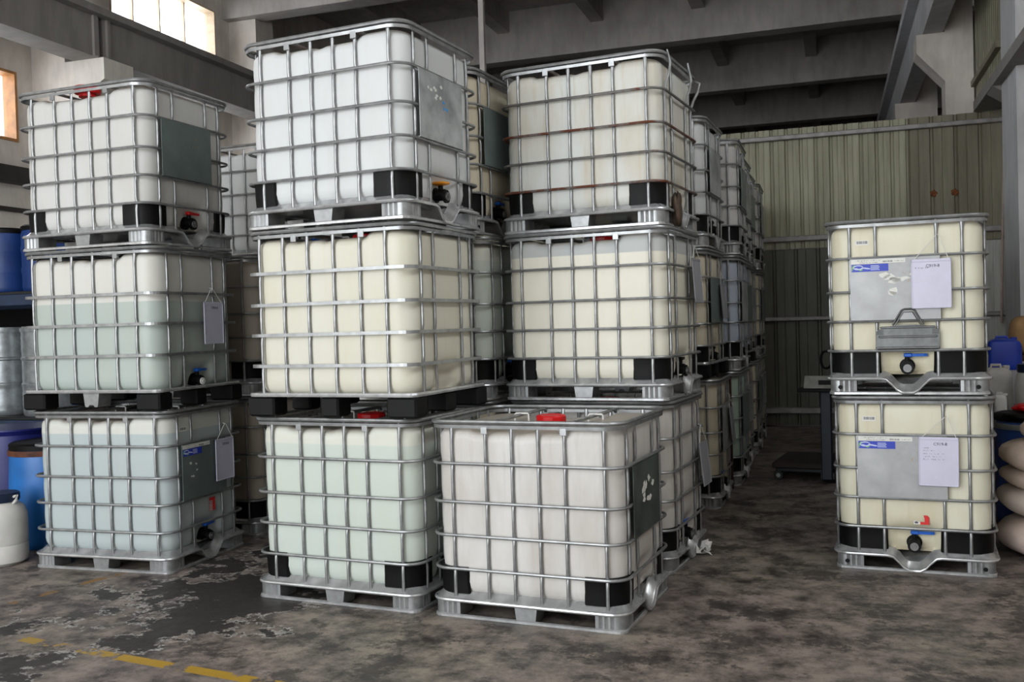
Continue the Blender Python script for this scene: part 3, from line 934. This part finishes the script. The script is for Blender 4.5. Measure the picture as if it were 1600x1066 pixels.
def board(label, tankobj, y, ztop, mat='board', text=None, lines=None, w=.235, h=.315, zhook=1.02, hook=None, tilt=0.0, out=.032, seed=1, slant=0.0):
    """clip board on a string, hung on the outlet side (+x) of a tank"""
    mw = Matrix.LocRotScale(tankobj.location, tankobj.rotation_euler, None)
    base = mw @ Vector((HX+out, y, ztop))
    o = thing('hanging_board', label, 'sign board', base, tankobj.rotation_euler.z + PI/2, 'boards hung on tanks')
    o.rotation_euler = (-tilt, slant, tankobj.rotation_euler.z + PI/2)
    b = MB()
    b.bbox(-w/2, w/2, -.003, .003, -h, 0, .002)
    for a in ((-w/2, w/2, -.006, .003, -.018, 0), (-w/2, w/2, -.006, .003, -h, -h+.008), (-w/2, -w/2+.007, -.006, .003, -h, 0), (w/2-.007, w/2, -.006, .003, -h, 0)):
        b.bbox(*a, .002)
    ob('panel', b.mesh('panel', M[mat]), o)
    hk = (0 if hook is None else hook)
    ob('string', MB().tube([(-w/2+.012, -.004, -.010), (hk-.008, .0, zhook-ztop), (hk, .02, zhook-ztop+.008), (hk+.008, .0, zhook-ztop), (w/2-.012, -.004, -.010)], .0022, 6).mesh('string', M['string']), o)
    if text:
        m = text_mesh(text, .027, 'handwriting', M['ink'])
        ob('handwriting', m, o, (.01, -.0045, -.045), (PI/2, 0, 0))
    if lines:
        ob('handwriting', scrawl_mesh(lines, seed=seed), o, (0, -.0045, 0))
    return o

T = {}
def add(key, *a, **k): T[key] = tank(*a, **k); return T[key]
# left stack
add('A0', 'bottom tank of the left stack, pale blue contents, slate plate and red sticker', -5.026, 6.05, 0, 1.8, 'bluegreen', guards=False, plate='plate_slate', lid='black')
add('A1', 'part-filled middle tank of the left stack with visible liquid line', -5.03, 6.03, 1, .2, 'half', kind='three', pallet='mixed', guards=False, lid='black')
add('A2', 'white top tank of the left stack with slate plate and red valve handle', -5.037, 6.03, 2, -1.9, 'white2', plate='plate_slate', valve='red', lidpos=(-.05, -.33, .075))
# middle stack
add('B0', 'pale green bottom tank of the centre stack beside the open grey tank', -2.876, 5.678, 0, -5.4, 'green')
add('B1', 'cream middle tank of the centre stack on black plastic feet', -2.845, 5.63, 1, -4.6, 'cream', kind='square', pallet='black', guards=False, valve=None)
add('B2', 'clean white top tank of the centre stack with orange valve knob', -2.825, 5.602, 2, -6.1, 'white', plate='plate_grey', valve='orange')
# front single tank
add('C0', 'single grimy white front tank with uncovered red lid', -1.621, 5.58, 0, -5.0, 'greywhite', plate='plate_dark', valve=None)
# stack behind the single tank
add('D0', 'grey white bottom tank directly behind the single front tank', -1.55, 6.86, 0, -6.0, 'greywhite')
add('D1', 'cream middle tank above and behind the red-lidded front tank', -1.545, 6.78, 1, -6.2, 'cream2', valve='black')
add('D2', 'stained white top tank with rusty rings and bent torn bars', -1.553, 6.846, 2, -6.6, 'stained', rust='rings', bent=True, valve=None)
# right pair
add('R0', 'lower yellowish tank of the right pair, standing on the floor', .53, 7.29, 0, -94.5, 'yellow', plate='plate_silver', wide=True)
add('R1', 'upper yellowish tank of the right pair with embossed outlet cover', .50, 7.29, 1, -93.5, 'yellow', plate='plate_silver', cover=True, wide=True)
# behind the left stack
add('P0', 'dull brown-grey bottom tank behind the left stack', -5.08, 7.30, 0, -1, 'brownish')
add('P1', 'dull brown-grey middle tank behind the left stack', -5.06, 7.28, 1, -1.5, 'brownish')
add('Q0', 'white bottom tank second behind the left stack', -5.35, 8.45, 0, 0, 'white2')
add('Q1', 'white middle tank second behind the left stack', -5.35, 8.45, 1, 0, 'white2')
add('Q2', 'white top tank seen in the gap right of the left stack', -5.37, 8.4, 2, -1, 'white')
# behind the centre stack
add('S0', 'bottom tank hidden behind the centre stack', -2.83, 6.86, 0, -4, 'beige')
add('S1', 'pale green-yellow middle tank in the gap right of the centre stack', -2.82, 6.84, 1, -5, 'green')
add('S2', 'beige top tank with dark plate behind the centre stack', -2.84, 6.72, 2, -5, 'beige', plate='plate_slate')
# row running back along the aisle
ROW = [('E', -1.56, 9.05, -3), ('F', -1.46, 10.27, -2), ('G', -1.48, 11.42, -2), ('H', -1.49, 12.57, -1), ('I', -1.49, 13.72, -1)]
RB = {'E': ('beige', 'beige', 'white'), 'F': ('seagreen', 'bluegrey', 'white2'), 'G': ('beige', 'bluegrey', 'white2'), 'H': ('beige', 'beige', 'white2'), 'I': ('beige', 'beige', 'white2')}
ORD = {'E': 'first', 'F': 'second', 'G': 'third', 'H': 'fourth', 'I': 'last'}
LV = ('bottom', 'middle', 'top')
for k, x, y, yaw in ROW:
    for l in range(3):
        jit = ((hash_ := (ord(k)*7+l*13) % 11) - 5)*.006
        d = {'beige': 'beige', 'white': 'white', 'white2': 'off-white', 'seagreen': 'sea-green', 'bluegrey': 'blue-grey'}[RB[k][l]]
        add(k+str(l), '%s %s-level tank in the %s stack of the dark aisle row' % (d, LV[l], ORD[k]), x+jit, y, l, yaw+jit*60, RB[k][l],
            plate=('plate_grey' if (l + ord(k)) % 2 else 'plate_slate'), pallet=('black' if (l == 1 and k in 'EG') else 'steel'), valve=('black' if l else 'blue'))

plug = MB().prism_x([(.014*math.cos(2*PI*k/14), .014*math.sin(2*PI*k/14)) for k in range(14)], -.001, .0015).mesh('plug_hole', M['black'])
for k in ('R0', 'R1', 'S2', 'F2'):
    dk = next(c for c in T[k][0].children if c.name.startswith('pallet_deck'))
    for sy in (-1, 1): ob('plug_hole', plug, dk, (HX*.978+.0035, sy*.415, .05))
# stickers and prints ---------------------------------------------------
def dress(key, banner=True, strip=True, small=True, red=None, ochre=0):
    t, p, tk = T[key]; xx = HX+.0165
    if banner: sticker_banner(p, (xx, -.215, .832), PI/2)
    if strip: info_strip(p, (xx, -.165, .873), PI/2)
    if small: label_small(tk, (.5645, -.262, 1.0), PI/2)
    if red == 'tall': red_sticker(tk, (.5705, .06, .40), PI/2, True)
    if red == 'small': red_sticker(tk, (.5705, .05, .345), PI/2)
    if ochre: ob('marker_scrawl', scrawl_mesh([(-.06, .07, 0, .03), (-.05, .05, -.05, .03)], 'marker_scrawl', M['ochre'], ochre), p, (xx+.0006, .04, .78), (0, 0, PI/2))
dress('R0', red='small', ochre=4); dress('R1', ochre=6); dress('A0', red='tall', ochre=8)
dress('A2', banner=False, strip=False, small=False, ochre=11)
# torn remnants of older stickers
def scraps(key, mat, seed, n, y0, y1, z0, z1, s=.03):
    rnd = random.Random(seed); b = MB()
    for k in range(n):
        cx, cz = rnd.uniform(y0, y1), rnd.uniform(z0, z1); m = rnd.randint(5, 7)
        b.prism_y([(cx+rnd.uniform(.3, 1)*s*math.cos(2*PI*q/m), cz+rnd.uniform(.2, .7)*s*math.sin(2*PI*q/m)) for q in range(m)], -.0006, 0)
    ob('sticker_scrap', b.mesh('sticker_scrap', M[mat]), T[key][1], (HX+.017, 0, 0), (0, 0, PI/2))
scraps('R1', 'paper', 2, 9, -.14, .06, .66, .78, .045)
scraps('B2', 'paper', 3, 8, -.24, -.06, .74, .83, .022)
scraps('B2', 'scrap_blue', 4, 3, -.05, .0, .70, .74, .022)
scraps('C0', 'paper', 5, 11, -.18, .06, .66, .82, .04)
scraps('A0', 'paper', 6, 6, -.28, -.15, .64, .76, .016)

# boards ------------------------------------------------------------------
LN = [(-.09, -.06, -.075, .008), (-.09, -.02, -.092, .009), (-.09, .03, -.112, .009), (-.09, .02, -.130, .009), (-.09, .04, -.148, .010)]
board('white board with five lines of writing on the lower right tank', T['R0'][0], .155, .892, text='C919-8', lines=LN, hook=.045, seed=3, slant=.01)
board('white board with one line of writing on the upper right tank', T['R1'][0], .150, .872, text='C919-8', lines=[(-.095, -.01, -.062, .012)], hook=.04, seed=5)
board('white board hanging over the slate plate of the lower left tank', T['A0'][0], .165, .885, text='C919-8', lines=[(-.09, -.03, -.07, .010)], hook=.02, zhook=.99, seed=7, slant=.0)
board('grey-white board on the part-filled middle tank of the left stack', T['A1'][0], .12, .76, text='C919-8', lines=[(-.09, -.03, -.07, .010)], hook=-.01, zhook=.86, seed=8)
board('grey board on the aisle side of the cream tank behind the red lid', T['D1'][0], .20, .96, mat='board_grey', zhook=1.05, tilt=.06)
board('dark grey board hanging low beside the aisle behind the front tank', T['D0'][0], .25, .80, mat='board_grey', zhook=.92, tilt=.1)
board('grey board on the bottom tank of the first aisle stack', T['E0'][0], .10, .86, mat='board_grey', zhook=.98, tilt=.08)
board('grey board on the middle tank of the first aisle stack', T['E1'][0], .12, .84, mat='board_grey', zhook=.96, tilt=.08)

# rust-brown steel sheet between two stacks of the row, and torn plastic by the pallet
tag(ob('steel_sheet', MB().bbox(-1.36, -.945, 9.62, 9.67, 0, 1.12, .006).mesh('steel_sheet', plain('rust_brown_sheet', '#3e2820', .8, var=.3)), None),
    'rust-brown steel sheet standing between two aisle stacks', 'steel sheet')
rnd = random.Random(4)
pl = MB()
for k in range(9):
    a = [(rnd.uniform(-.06, .06), rnd.uniform(-.05, .05), rnd.uniform(.0, .11)) for q in range(4)]
    pl.add(a, [(0, 1, 2, 3)])
tag(ob('torn_plastic', pl.mesh('torn_plastic', M['white_plastic']), None, (-.89, 6.90, .005)), 'scrap of torn white plastic by an aisle pallet', 'plastic scrap')

# ------------------------------------------------------------------ drums, cans, sacks
def drum(name, label, loc, mat, r=.285, h=.90, lid=None, band=None, ribs=True, group='drums', hoop=None, open_top=False, rim=None):
    t = thing(name, label, 'drum', loc, 0, group)
    pr = [(0, 0), (r*.94, 0), (r*.99, .02), (r, .06)]
    if name == 'steel_drum':
        for zf in [.10+.03*k for k in range(7)] + [.33, .345, .36, .375, .62, .635, .65, .665] + [.72+.03*k for k in range(7)]:
            pr.append((r*(1.03 if zf in (.345, .36, .635, .65) else 1.012 if int(round(zf*100)) % 2 else .996), h*zf))
    elif not ribs:
        for zf in (.2, .35, .5, .65, .8): pr.append((r*(1+.05*math.cos((zf-.5)*3.6)-.01), h*zf))
    else:
        for zf in (.28, .33, .36, .41, .62, .67, .70, .75):
            pr.append((r*(1.025 if zf in (.33, .36, .67, .70) else 1), h*zf))
    pr += [(r, h*.93), (r*.97, h*.975), (r*.97, h)]
    pr += [(r*.9, h), (r*.9, h-.03), (0, h-.03)] if not open_top else [(r*.93, h), (r*.9, h-.25), (0, h-.25)]
    ob('shell', MB().lathe(pr, 36).mesh('shell', mat, True, 35), t)
    if lid:
        ob('lid', MB().lathe([(0, h-.01), (r*1.0, h-.01), (r*1.01, h+.03), (r*.94, h+.045), (0, h+.045)], 36).mesh('lid', lid, True, 35), t)
    if rim:
        ob('rim', MB().lathe([(r*.96, h-.05), (r*1.0, h-.05), (r*1.07, h-.012), (r*1.06, h), (r*.96, h)], 36).mesh('rim', rim, True, 35), t)
    if hoop:
        ob('clamp_ring', MB().lathe([(r*.97, h-.055), (r*1.03, h-.055), (r*1.04, h-.03), (r*1.03, h-.012), (r*.97, h-.012)], 36).mesh('clamp_ring', hoop, True, 35), t)
    return t
M['drum_blue'] = plain('bright_blue_drum', '#1e66ad', .4, var=.1, scale=4)
M['drum_navy'] = plain('dark_blue_drum', '#1c2263', .45, var=.12, scale=4)
M['drum_deep'] = plain('deep_blue_drum', '#1d3a72', .45, var=.12, scale=4)
M['steel_drum'] = steel_mat('silver_drum', '#a3a9ac', rough=.35, metal=.6)
M['rust_lid'] = plain('rusty_lid', '#5f3524', .75, var=.3, scale=10)
M['jug'] = plain('white_jug_plastic', '#c4c2bd', .45, var=.08, scale=5)
M['navy_lid'] = plain('navy_lid', '#14243c', .45, var=.1)
M['rack'] = plain('blue_rack_paint', '#26364f', .55, var=.15)
M['dark_metal'] = plain('dark_metal', '#2a2b2d', .5, .3, var=.2)

# steel rack behind the left drums
rk = thing('storage_rack', 'dark blue steel rack carrying drums at the left edge', 'rack', (-8.3, 8.0, 0))
post = MB().bbox(-.04, .04, -.04, .04, 0, 3.4, .006).mesh('post', M['rack'])
for x in (-1.3, 1.3):
    for y in (-.45, .45): ob('post', post, rk, (x, y, 0))
for z in (.9, 2.15):
    ob('shelf', MB().bbox(-1.35, 1.35, -.5, .5, z-.03, z, .004).mesh('shelf', M['dark_metal']), rk)
    for y in (-.5, .5): ob('shelf_beam', MB().bbox(-1.35, 1.35, y-.03, y+.03, z-.14, z-.03, .006).mesh('shelf_beam', M['rack']), rk)
ob('shade_panel', MB().bbox(-1.35, 1.35, .5, .52, .1, 2.75, .004).mesh('shade_panel', M['black']), rk)  # added black sheet standing for the darkness between and behind the shelves
drum('steel_drum', 'silver steel drum on the lower shelf of the left rack', (-7.55, 7.82, .9), M['steel_drum'], hoop=M['steel_drum'])
drum('steel_drum', 'silver steel drum at the back of the lower rack shelf', (-8.2, 7.85, .9), M['steel_drum'], hoop=M['steel_drum'])
drum('plastic_drum', 'deep blue drum with dark lid on the upper rack shelf', (-7.5, 7.82, 2.15), M['drum_deep'], h=.62, lid=M['black'])
drum('plastic_drum', 'deep blue drum further back on the upper rack shelf', (-8.15, 7.85, 2.15), M['drum_deep'], h=.62, lid=M['black'])
drum('plastic_drum', 'bright blue drum with black clamped lid left of the stack', (-6.12, 6.25, 0), M['drum_blue'], h=.80, lid=M['black'], hoop=M['rust_lid'], ribs=False)
drum('plastic_drum', 'dark blue open tub with flared rim at the left edge', (-6.78, 6.55, 0), M['drum_navy'], r=.36, h=.92, ribs=False, open_top=True, rim=M['drum_navy'])
drum('plastic_drum', 'dark blue drum standing behind the bright blue drum', (-6.45, 7.25, 0), M['drum_navy'], h=.95, lid=M['rust_lid'], hoop=M['rust_lid'])
j = thing('plastic_keg', 'white plastic keg with navy screw lid at the left edge', 'keg', (-5.98, 5.62, 0), 0, 'drums')
ob('shell', MB().lathe([(0, 0), (.16, 0), (.185, .02), (.19, .06), (.19, .14), (.186, .15), (.19, .16), (.19, .36), (.17, .42), (.13, .455), (.12, .47), (0, .47)], 36).mesh('shell', M['jug'], True, 35), j)
ob('lid', MB().lathe([(0, .465), (.135, .465), (.14, .475), (.14, .52), (.13, .53), (0, .53)], 36, wob=lambda a, z: 1+.015*(math.sin(a*18) > 0)).mesh('lid', M['navy_lid'], True, 35), j)
ob('handle', MB().tube([(.13, 0, .45), (.165, 0, .48), (.17, 0, .51), (.13, 0, .50)], .012, 8).mesh('handle', M['jug'], True), j)

# right side stock ------------------------------------------------------------
drum('plastic_drum', 'blue drum behind the sacks with a dark cover', (1.5, 8.4, 0), M['drum_deep'], h=.82, hoop=M['galv'])
tb = thing('work_bench', 'dark bench behind the blue drum carrying white jugs', 'bench', (1.75, 9.7, 0))
ob('bench_top', MB().bbox(-.6, .6, -.85, .85, .74, .80, .006).mesh('bench_top', M['dark_metal']), tb)
for x in (-.55, .55):
    for y in (-.8, .8): ob('leg', MB().bbox(x-.03, x+.03, y-.03, y+.03, 0, .74, .005).mesh('leg', M['dark_metal']), tb)
def jerry(label, loc, mat, w, d, h, rz=0, cap=None):
    t = thing('jerry_can', label, 'jerry can', loc, rz, 'plastic cans')
    b = MB(); rows = []
    for z, s_ in ((0, .9), (.02, .99), (.05, 1), (h*.72, 1), (h*.86, .9), (h*.93, .62), (h*.94, .5)):
        rows.append([(x*s_, y*s_, z) for x, y, _ in rrect(w/2, d/2, min(w, d)*.25, 0, 4)])
    n = len(rows[0]); vs_ = [p for r_ in rows for p in r_]
    fs_ = [(i*n+q, i*n+(q+1) % n, (i+1)*n+(q+1) % n, (i+1)*n+q) for i in range(len(rows)-1) for q in range(n)]
    fs_ += [tuple(range(n-1, -1, -1)), tuple((len(rows)-1)*n+q for q in range(n))]
    ob('body', b.add(vs_, fs_).mesh('body', mat, True, 40), t)
    ob('handle', MB().tube([(-w*.22, 0, h*.9), (-w*.2, 0, h), (w*.1, 0, h), (w*.14, 0, h*.9)], .014, 8).mesh('handle', mat, True), t)
    ob('cap', MB().lathe([(0, h*.9), (.03, h*.9), (.03, h*.99), (0, h*.99)], 16, cx=w*.3).mesh('cap', cap or mat, True), t)
    return t
M['can_blue'] = plain('royal_blue_can', '#1f3fae', .4, var=.08)
jerry('royal blue jerry can behind the upper right tank', (1.56, 10.2, 1.12), M['can_blue'], .30, .24, .31)
tag(ob('carton', MB().bbox(1.3, 1.9, 10.0, 10.4, .80, 1.12, .008).mesh('carton', plain('pale_carton', '#a5a6ab', .7, var=.06))), 'pale carton under the royal blue jerry can', 'carton')
jerry('white jerry can beside the upper right tank foot', (1.40, 9.5, .80), M['jug'], .24, .20, .40)
jerry('small white bottle with white cap above the blue drum', (1.34, 8.98, .80), M['white_plastic'], .10, .10, .19)
kg = thing('plastic_keg', 'white keg with navy lid at the right edge', 'keg', (1.66, 9.2, .80), 0, 'plastic cans')
ob('shell', MB().lathe([(0, 0), (.14, 0), (.165, .03), (.17, .22), (.155, .33), (.135, .36), (0, .36)], 32).mesh('shell', M['jug'], True, 35), kg)
ob('lid', MB().lathe([(0, .35), (.145, .35), (.15, .36), (.148, .42), (0, .425)], 32).mesh('lid', M['navy_lid'], True, 35), kg)
def blob(name, label, cat, loc, hx, hy, hz, mat, rz=0, seed=1, rx=0, ry=0, crease=.06, group=None, p=2.6, nz=10, ns=28):
    """soft filled shape: superellipse pillow with creases"""
    rnd = random.Random(seed); ph = [rnd.uniform(0, 6.28) for _ in range(8)]
    vs_ = []; 
    for i in range(nz+1):
        v = -PI/2+PI*i/nz; cv = max(0.02, math.cos(v))**.38; sv = math.copysign(abs(math.sin(v))**.85, math.sin(v))
        for q in range(ns):
            a = 2*PI*q/ns; ca, sa = math.cos(a), math.sin(a)
            r_ = (abs(ca)**p+abs(sa)**p)**(-1/p)
            w = 1+crease*(math.sin(5*a+ph[0]+2*v)*.5+math.sin(9*a+ph[1])*.3+math.sin(3*v+ph[2]+2*a)*.4)
            x, y = hx*r_*ca*cv*w, hy*r_*sa*cv*w
            z = hz*sv*(1-.22*min(1.2, abs(x)/hx)**4)*w + hz
            vs_.append((x, y, max(0, z)))
    fs_ = [(i*ns+q, i*ns+(q+1) % ns, (i+1)*ns+(q+1) % ns, (i+1)*ns+q) for i in range(nz) for q in range(ns)]
    fs_ += [tuple(range(ns-1, -1, -1)), tuple(nz*ns+q for q in range(ns))]
    o = ob(name, MB().add(vs_, fs_).mesh(name, mat, True, 80), None, loc, (rx, ry, rz))
    return tag(o, label, cat, group)
M['sack'] = plain('woven_sack', '#a8978a', .75, var=.1, scale=5, bump=.3)
M['sack2'] = plain('pale_woven_sack', '#b3a79d', .7, var=.1, scale=5, bump=.3)
M['sack_w'] = plain('pink_white_plastic_sack', '#c9b7ad', .55, var=.12, scale=4, bump=.3)
M['kraft'] = plain('kraft_paper', '#a5825a', .8, var=.12, scale=6, bump=.3)
SG = 'filled sacks on the right'
blob('filled_sack', 'pinkish white plastic sack at the bottom of the sack pile', 'sack', (1.64, 7.38, 0), .57, .36, .14, M['sack_w'], .1, 1, group=SG, crease=.03, p=3.2)
blob('filled_sack', 'pale woven sack second from the bottom of the pile', 'sack', (1.60, 7.42, .215), .53, .34, .115, M['sack2'], -.06, 2, ry=.12, group=SG, crease=.03, p=3.2)
blob('filled_sack', 'grey-brown woven sack in the middle of the pile', 'sack', (1.61, 7.44, .385), .51, .33, .095, M['sack'], .05, 3, ry=.13, group=SG, crease=.03, p=3.2)
blob('filled_sack', 'bulging grey-brown sack second from the top of the pile', 'sack', (1.60, 7.40, .52), .51, .34, .125, M['sack'], 0, 4, ry=.12, group=SG, crease=.04, p=3.0)
blob('filled_sack', 'grey-brown sack on top of the pile at the right edge', 'sack', (1.72, 7.44, .725), .50, .32, .095, M['sack'], .05, 5, ry=.08, group=SG, crease=.04, p=3.0)
blob('cloth_bundle', 'black cloth lying on the blue drum', 'cloth', (1.46, 8.40, .822), .26, .24, .035, M['black'], 0, 6, crease=.14)
blob('cloth_bundle', 'red cloth draped over the black cloth on the drum', 'cloth', (1.50, 8.38, .896), .15, .12, .03, M['red'], .2, 7, crease=.2)
blob('paper_sack', 'brown kraft paper sack standing at the right edge', 'sack', (1.95, 11.2, 1.22), .18, .16, .20, M['kraft'], .2, 8, crease=.05)
st = thing('wooden_stand', 'brown wooden stand under the kraft sack', 'stand', (1.88, 11.2, 0))
bw = plain('brown_wood', '#4a3226', .7, var=.2)
ob('top', MB().bbox(-.3, .3, -.3, .3, 1.16, 1.22, .005).mesh('top', bw), st)
for x in (-.24, .24):
    for y in (-.26, .26): ob('leg', MB().bbox(x-.05, x+.05, y-.035, y+.035, 0, 1.16, .005).mesh('leg', bw), st)
tag(ob('wall_rod', MB().tube([(2.28, 15.02, 1.5), (2.36, 15.02, 4.3)], .016, 8).mesh('wall_rod', plain('pinkish_rod', '#a08c82', .5, var=.1), True)), 'thin pinkish rod leaning beside the right column', 'rod')

# platform scale ---------------------------------------------------------------
sc = thing('platform_scale', 'platform scale on small wheels with display post', 'scale', (-.10, 10.55, 0), math.radians(-8))
ob('platform', MB().bbox(-.45, .42, -.42, .42, .13, .19, .01).mesh('platform', plain('brown_platform', '#2a201c', .7, var=.2)), sc)
ob('frame', MB().bbox(-.42, .39, -.38, .38, .09, .13, .006).mesh('frame', plain('dark_blue_paint', '#161c24', .5, var=.1)), sc)
for x, y in ((-.40, -.36), (-.40, .36), (.36, -.36), (.36, .36)):
    w = ob('wheel', MB().lathe([(0, -.018), (.045, -.018), (.05, -.01), (.05, .01), (.045, .018), (0, .018)], 20).mesh('wheel', M['dark_metal'], True), sc, (x, y, .05), (PI/2, 0, 0))
    ob('hub', MB().lathe([(0, -.021), (.022, -.021), (.022, .021), (0, .021)], 14).mesh('hub', M['galv'], True), w)
ob('post', MB().bbox(.06, .16, -.56, -.46, .05, .93, .008).mesh('post', plain('navy_post_paint', '#15212e', .5, var=.1)), sc)
ob('bracket', MB().bbox(.04, .18, -.52, -.40, .05, .12, .005).mesh('bracket', M['dark_metal']), sc)
ob('shelf', MB().bbox(-.14, .36, -.64, -.40, .93, .965, .006).mesh('shelf', M['black']), sc)
d = ob('display', MB().prism_x([(-.60, .966), (-.44, .966), (-.46, 1.075), (-.52, 1.085)], -.09, .31).mesh('display', steel_mat('display_case', '#9a9a94', rough=.4, metal=.3)), sc)
ob('screen', MB().box(.05, .21, -.583, -.579, 1.0, 1.045).mesh('screen', M['black']), d)
# red-brown cabinet with hose loop beyond the scale
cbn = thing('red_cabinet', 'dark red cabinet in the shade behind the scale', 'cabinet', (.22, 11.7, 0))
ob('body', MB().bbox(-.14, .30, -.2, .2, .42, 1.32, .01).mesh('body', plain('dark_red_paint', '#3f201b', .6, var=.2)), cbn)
for x in (-.11, .27):
    for y in (-.17, .17): ob('leg', MB().bbox(x-.02, x+.02, y-.02, y+.02, 0, .42, .004).mesh('leg', M['dark_metal']), cbn)
ob('hose_loop', MB().tube([(-.24, -.22, 1.28)] + [(-.28+.06*math.cos(a), -.23, 1.18+.10*math.sin(a)) for a in [1.2+k*.45 for k in range(13)]] + [(-.13, -.205, 1.27)], .014, 8).mesh('hose_loop', M['black'], True), cbn)

blob('cloth_rag', 'dirty brown rag caught on the pallet corner of the rusty top tank', 'rag', (-.985, 6.62, 2.33), .035, .10, .11, plain('dirty_rag', '#4e4034', .85, var=.3, scale=12), .1, 12, crease=.2, p=2.2)
